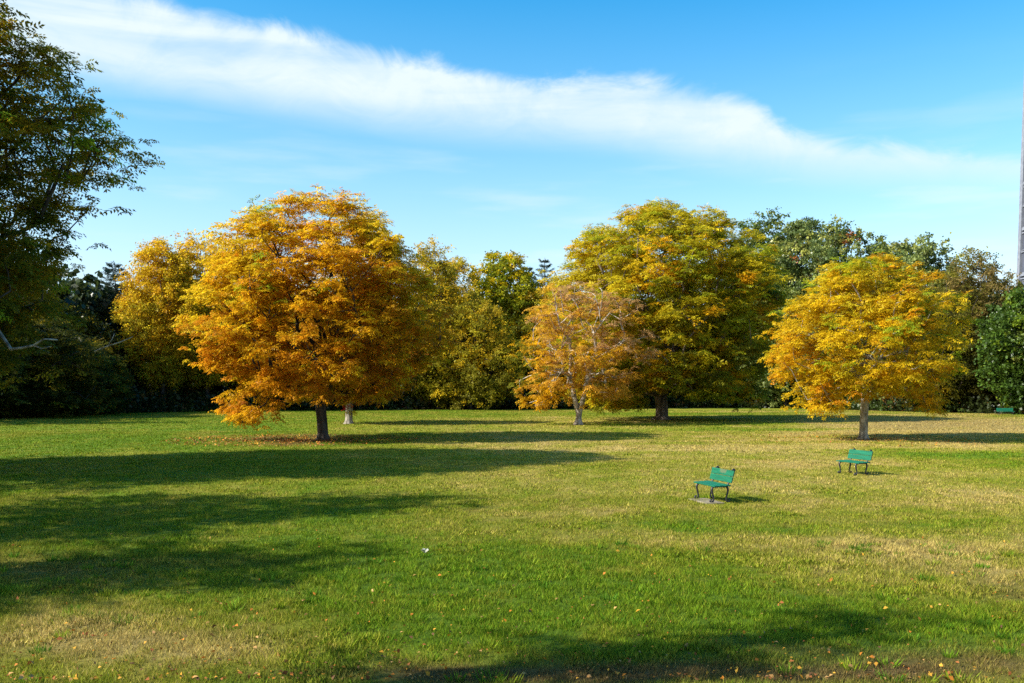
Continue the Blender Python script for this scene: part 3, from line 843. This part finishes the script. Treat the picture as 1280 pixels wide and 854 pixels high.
# ------------------------------------------------------------------ benches
M_PAINT = noisy_mat('green_paint', (.003, .088, .045), (.006, .135, .070), 3, (.6, 6, 6), rough=.5, bump=.15, bdist=.004, spec=.4)
M_IRON = noisy_mat('black_iron', (.010, .010, .014), (.032, .030, .036), 12, rough=.45, bump=.3, bdist=.004, spec=.5)
def worn_paint():
    m = M_PAINT.copy(); m.name = 'worn_green_paint'
    nt = m.node_tree; N, L = nt.nodes.new, nt.links.new
    pb = next(x for x in nt.nodes if x.type == 'BSDF_PRINCIPLED')
    src = pb.inputs['Base Color'].links[0].from_socket
    tc = N('ShaderNodeTexCoord'); mp = N('ShaderNodeMapping')
    mp.inputs['Location'].default_value = (-.04, -.30, -.79); L(tc.outputs['Object'], mp.inputs['Vector'])
    mp2 = N('ShaderNodeMapping'); mp2.inputs['Scale'].default_value = (4.5, 6, 11); L(mp.outputs[0], mp2.inputs['Vector'])
    ln = N('ShaderNodeVectorMath'); ln.operation = 'LENGTH'; L(mp2.outputs[0], ln.inputs[0])
    nz = N('ShaderNodeTexNoise'); nz.inputs['Scale'].default_value = 14; L(tc.outputs['Object'], nz.inputs['Vector'])
    ad = N('ShaderNodeMath'); ad.operation = 'ADD'; L(ln.outputs['Value'], ad.inputs[0]); L(nz.outputs['Fac'], ad.inputs[1])
    mr = N('ShaderNodeMapRange'); mr.inputs['From Min'].default_value = 1.15; mr.inputs['From Max'].default_value = 1.55; mr.inputs['To Min'].default_value = .6; mr.inputs['To Max'].default_value = 0
    L(ad.outputs[0], mr.inputs['Value'])
    mx = N('ShaderNodeMixRGB'); L(mr.outputs[0], mx.inputs['Fac']); L(src, mx.inputs['Color1']); mx.inputs['Color2'].default_value = (.13, .115, .06, 1)
    L(mx.outputs[0], pb.inputs['Base Color'])
    return m

def bench(loc, rz, Lb, label, legx=None, worn=False):
    root = empty('park_bench', loc, rz)
    tag(root, label, 'bench', 'green park benches on the lawn')
    lx = Lb / 2 - .17 if legx is None else legx
    mb = MB()
    for k in range(3): mb.box((0, -.165 + k * .155, .425 + .006 * k), (Lb, .143, .036))
    mb.build('seat', M_PAINT, root, bevel=.006)
    mb = MB()
    Mx = Matrix.Translation((0, .235, .50)) @ Matrix.Rotation(math.radians(-14), 4, 'X')
    for k in range(2): mb.box((0, 0, .078 + k * .163), (Lb, .034, .153), Mx)
    b = mb.build('backrest', worn_paint() if worn else M_PAINT, root, bevel=.006)
    if worn: b['label'] = 'green backrest with a brown worn patch'
    def arc(c, r0, r1, a0, a1, nn, x): return [(x, c[0] + (r0 + (r1 - r0) * i / nn) * math.cos(math.radians(a0 + (a1 - a0) * i / nn)), c[1] + (r0 + (r1 - r0) * i / nn) * math.sin(math.radians(a0 + (a1 - a0) * i / nn))) for i in range(nn + 1)]
    for sx in (-1, 1):
        x = sx * lx
        # front leg: cabriole with scrolled foot
        mb = MB()
        mb.tube([(x, -.17, .405), (x, -.215, .37), (x, -.222, .31), (x, -.20, .22), (x, -.175, .12), (x, -.175, .05), (x, -.195, .02)] + arc((-.235, .048), .045, .018, -40, -300, 9, x), [.030, .032, .030, .025, .022, .024, .024] + [.024] * 10, 8)
        mb.build('leg', M_IRON, root, smooth=True)
        mb = MB()
        mb.tube([(x, .17, .405), (x, .215, .36), (x, .222, .30), (x, .20, .20), (x, .175, .11), (x, .18, .05), (x, .20, .02)] + arc((.235, .048), .045, .018, 220, 480, 9, x), [.030, .032, .030, .025, .022, .024, .024] + [.024] * 10, 8)
        mb.build('leg', M_IRON, root, smooth=True)
        mb = MB()
        mb.box((x, 0, .395), (.045, .40, .028))
        mb.build('seat_rail', M_IRON, root, bevel=.004)
        mb = MB()
        mb.tube([(x, .19, .38), (x, .225, .46), (x, .262, .53), (x, .30, .68), (x, .338, .80)] + arc((.372, .80), .040, .016, 175, -130, 11, x), [.026] * 5 + [.024] * 12, 8)
        mb.build('back_post', M_IRON, root, smooth=True)
    return root

b1 = gp(889.8, 626.6)
bench((b1[0], b1[1], .03 + float(ground_z(b1[0], b1[1]))), math.radians(-76), 1.24, 'near green bench with a worn backrest, standing on a concrete slab', worn=True)
b2 = gp(1066, 593.5)
bench((b2[0], b2[1], float(ground_z(b2[0], b2[1]))), math.radians(-72), 1.2, 'middle green bench standing on bare grass, below the bright yellow tree')
b3 = gp(1257, 519.4)
bench((b3[0], b3[1], -.02), math.radians(-4), 1.75, 'tiny far green bench in front of the dark undergrowth at right')
M_SLAB = noisy_mat('weathered_concrete', (.12, .095, .06), (.26, .215, .15), 7, rough=.9, bump=.4)
mb = MB(); mb.box((0, -.12, .0), (1.12, .50, .10)); s = mb.build('concrete_slab', M_SLAB, None, bevel=.012)
s.location = (b1[0] - .05, b1[1] - .05, -.012 + float(ground_z(b1[0], b1[1]))); s.rotation_euler = (0, 0, math.radians(-76))
tag(s, 'weathered pale concrete slab under the near green bench', 'slab')

# small pale scrap and dark clod lying on the grass
M_WHITE = noisy_mat('pale_paper', (.36, .35, .28), (.46, .44, .38), 9, rough=.8)
mb = MB(); p = gp(531, 694)
for k in range(5):
    an = k * 1.25 + .3
    mb.v += [(0, 0, .0), (.07 * math.cos(an), .07 * math.sin(an), .05 + .02 * (k % 2)), (.075 * math.cos(an + .7), .075 * math.sin(an + .7), .075), (.02 * math.cos(an + 1.2), .02 * math.sin(an + 1.2), .06)]
    mb.f.append([k * 4, k * 4 + 1, k * 4 + 2, k * 4 + 3])
s = mb.build('paper_scrap', M_WHITE, None); s.location = (p[0], p[1], .04 + float(ground_z(p[0], p[1])))
tag(s, 'small crumpled white scrap lying alone on the green grass', 'scrap')

# ------------------------------------------------------------------ light and sky
ELEV = math.radians(36)
sdir = Vector((1, .32, 0)).normalized()
d = Vector((sdir.x * math.cos(ELEV), sdir.y * math.cos(ELEV), -math.sin(ELEV)))
sun = bpy.data.lights.new('sun', 'SUN'); sun.energy = 4.8; sun.angle = math.radians(.53); sun.color = (1.0, .94, .83)
so = bpy.data.objects.new('sun', sun); COL.objects.link(so)
so.rotation_euler = d.to_track_quat('-Z', 'Y').to_euler()
so.location = (-60, 0, 60)

w = bpy.data.worlds.new('World'); scene.world = w; w.use_nodes = True
nt = w.node_tree; nt.nodes.clear(); N, L = nt.nodes.new, nt.links.new
out = N('ShaderNodeOutputWorld'); bg = N('ShaderNodeBackground'); bg.inputs['Strength'].default_value = .12
sky = N('ShaderNodeTexSky'); sky.sky_type = 'NISHITA'; sky.sun_disc = False
sky.sun_elevation = ELEV; sky.sun_rotation = math.atan2(-sdir.x, -sdir.y)
sky.air_density = 1.0; sky.dust_density = 1.2; sky.ozone_density = 2.0
hs = N('ShaderNodeHueSaturation'); hs.inputs['Saturation'].default_value = 1.40; hs.inputs['Value'].default_value = 1.0
L(sky.outputs[0], hs.inputs['Color'])
tcs = N('ShaderNodeTexCoord'); sps = N('ShaderNodeSeparateXYZ'); L(tcs.outputs['Generated'], sps.inputs[0])
mrs = N('ShaderNodeMapRange'); mrs.inputs['From Min'].default_value = .10; mrs.inputs['From Max'].default_value = .42
mrs.inputs['To Min'].default_value = .88; mrs.inputs['To Max'].default_value = 1.55
L(sps.outputs[2], mrs.inputs['Value']); L(mrs.outputs[0], hs.inputs['Saturation'])
tint = N('ShaderNodeMixRGB'); tint.blend_type = 'MULTIPLY'; tint.inputs['Fac'].default_value = 1; 
mrt = N('ShaderNodeMapRange'); mrt.inputs['From Min'].default_value = .10; mrt.inputs['From Max'].default_value = .42; L(sps.outputs[2], mrt.inputs['Value'])
tmx = N('ShaderNodeMixRGB'); tmx.inputs['Color1'].default_value = (.88, .95, 1.0, 1); tmx.inputs['Color2'].default_value = (.62, 1.13, 1.0, 1)
L(mrt.outputs[0], tmx.inputs['Fac']); L(tmx.outputs[0], tint.inputs['Color2'])
L(hs.outputs[0], tint.inputs['Color1'])
# cloud band: azimuth / elevation of the view direction
tc = N('ShaderNodeTexCoord'); sx = N('ShaderNodeSeparateXYZ'); L(tc.outputs['Generated'], sx.inputs[0])
def math_node(op, a, b=None, c=None):
    n = N('ShaderNodeMath'); n.operation = op
    for i, v in enumerate((a, b, c)):
        if v is None: continue
        if isinstance(v, (int, float)): n.inputs[i].default_value = v
        else: L(v, n.inputs[i])
    return n.outputs[0]
az = math_node('ARCTAN2', sx.outputs[0], sx.outputs[1])
el = math_node('ARCSINE', sx.outputs[2])
def azel(px, py):
    x, y, z = ray(px, py); l = math.sqrt(x * x + y * y + z * z)
    return math.atan2(x, y), math.asin(z / l)
A0, A1 = -.75, .75
E0, E1 = 0.0, .8
def curve(pts):
    fc = N('ShaderNodeFloatCurve')
    mpn = fc.mapping; cv = mpn.curves[0]
    q = sorted(azel(*p) for p in pts)
    q = [((a - A0) / (A1 - A0), (e - E0) / (E1 - E0)) for a, e in q]
    cv.points[0].location = q[0]; cv.points[1].location = q[-1]
    for p in q[1:-1]: cv.points.new(*p)
    mpn.update()
    L(azn, fc.inputs['Value'])
    return fc.outputs[0]
azn = math_node('DIVIDE', math_node('SUBTRACT', az, A0), A1 - A0)
eln = math_node('DIVIDE', math_node('SUBTRACT', el, E0), E1 - E0)
# warped coordinates for wisps
cmb = N('ShaderNodeCombineXYZ'); L(az, cmb.inputs[0]); L(el, cmb.inputs[1])
mp = N('ShaderNodeMapping'); mp.inputs['Rotation'].default_value = (0, 0, .17); mp.inputs['Scale'].default_value = (2.2, 17, 1); L(cmb.outputs[0], mp.inputs['Vector'])
nz = N('ShaderNodeTexNoise'); nz.inputs['Scale'].default_value = 1.6; nz.inputs['Detail'].default_value = 9; nz.inputs['Roughness'].default_value = .55; nz.inputs['Distortion'].default_value = .5
L(mp.outputs[0], nz.inputs['Vector'])
mpb = N('ShaderNodeMapping'); mpb.inputs['Rotation'].default_value = (0, 0, .35); mpb.inputs['Scale'].default_value = (9, 16, 1); L(cmb.outputs[0], mpb.inputs['Vector'])
nzb = N('ShaderNodeTexNoise'); nzb.inputs['Scale'].default_value = 1.2; nzb.inputs['Detail'].default_value = 10; nzb.inputs['Roughness'].default_value = .62; nzb.inputs['Distortion'].default_value = .8
L(mpb.outputs[0], nzb.inputs['Vector'])
topc = curve([(-60, -60), (60, -25), (150, -18), (240, 8), (330, 22), (430, 45), (560, 78), (690, 98), (770, 97), (850, 97), (920, 120), (1000, 162), (1100, 178), (1200, 184), (1300, 190)])
botc = curve([(-60, 95), (60, 108), (180, 128), (330, 150), (480, 172), (640, 184), (770, 196), (900, 215), (1030, 232), (1150, 240), (1300, 250)])
wt = math_node('MULTIPLY', math_node('SUBTRACT', nzb.outputs['Fac'], .5), .055)
wb = math_node('MULTIPLY', math_node('SUBTRACT', nz.outputs['Fac'], .5), .035)
dt = math_node('SUBTRACT', math_node('ADD', topc, wt), eln)
db = math_node('SUBTRACT', eln, math_node('ADD', botc, wb))
def smooth(v, a, b):
    m = N('ShaderNodeMapRange'); m.interpolation_type = 'SMOOTHSTEP'; m.inputs['From Min'].default_value = a; m.inputs['From Max'].default_value = b
    L(v, m.inputs['Value']); return m.outputs[0]
mask = math_node('MULTIPLY', smooth(dt, -.007, .020), smooth(db, -.012, .050))
fade = smooth(az, .62, .26)
dens = math_node('ADD', .56, math_node('MULTIPLY', fade, .40))
tex = math_node('ADD', math_node('MULTIPLY', smooth(nz.outputs['Fac'], .30, .62), .34), math_node('ADD', .50, math_node('MULTIPLY', smooth(nzb.outputs['Fac'], .32, .62), .20)))
mask = math_node('MULTIPLY', math_node('MULTIPLY', mask, dens), tex)
# faint wisps low in the sky
mp3 = N('ShaderNodeMapping'); mp3.inputs['Rotation'].default_value = (0, 0, .22); mp3.inputs['Scale'].default_value = (3, 20, 1); L(cmb.outputs[0], mp3.inputs['Vector'])
nz3 = N('ShaderNodeTexNoise'); nz3.inputs['Scale'].default_value = 1.5; nz3.inputs['Detail'].default_value = 6; L(mp3.outputs[0], nz3.inputs['Vector'])
wis = math_node('MULTIPLY', math_node('MULTIPLY', smooth(nz3.outputs['Fac'], .47, .72), smooth(el, .32, .12)), .55)
mask = math_node('MAXIMUM', mask, wis)
mask = math_node('MINIMUM', mask, .95)
mix = N('ShaderNodeMixRGB'); L(mask, mix.inputs['Fac']); L(tint.outputs[0], mix.inputs['Color1']); mix.inputs['Color2'].default_value = (3.5, 3.95, 4.0, 1)
L(mix.outputs[0], bg.inputs['Color']); L(bg.outputs[0], out.inputs['Surface'])

# ------------------------------------------------------------------ render settings
vs = scene.view_settings
vs.view_transform = 'Standard'; vs.look = 'None'; vs.gamma = 1.0; vs.use_curve_mapping = False
vs.exposure = 1.1
scene.render.engine = 'CYCLES'
cy = scene.cycles
cy.max_bounces = 6; cy.diffuse_bounces = 3; cy.glossy_bounces = 2; cy.transmission_bounces = 3; cy.transparent_max_bounces = 4
cy.use_denoising = False
cy.sample_clamp_indirect = 4
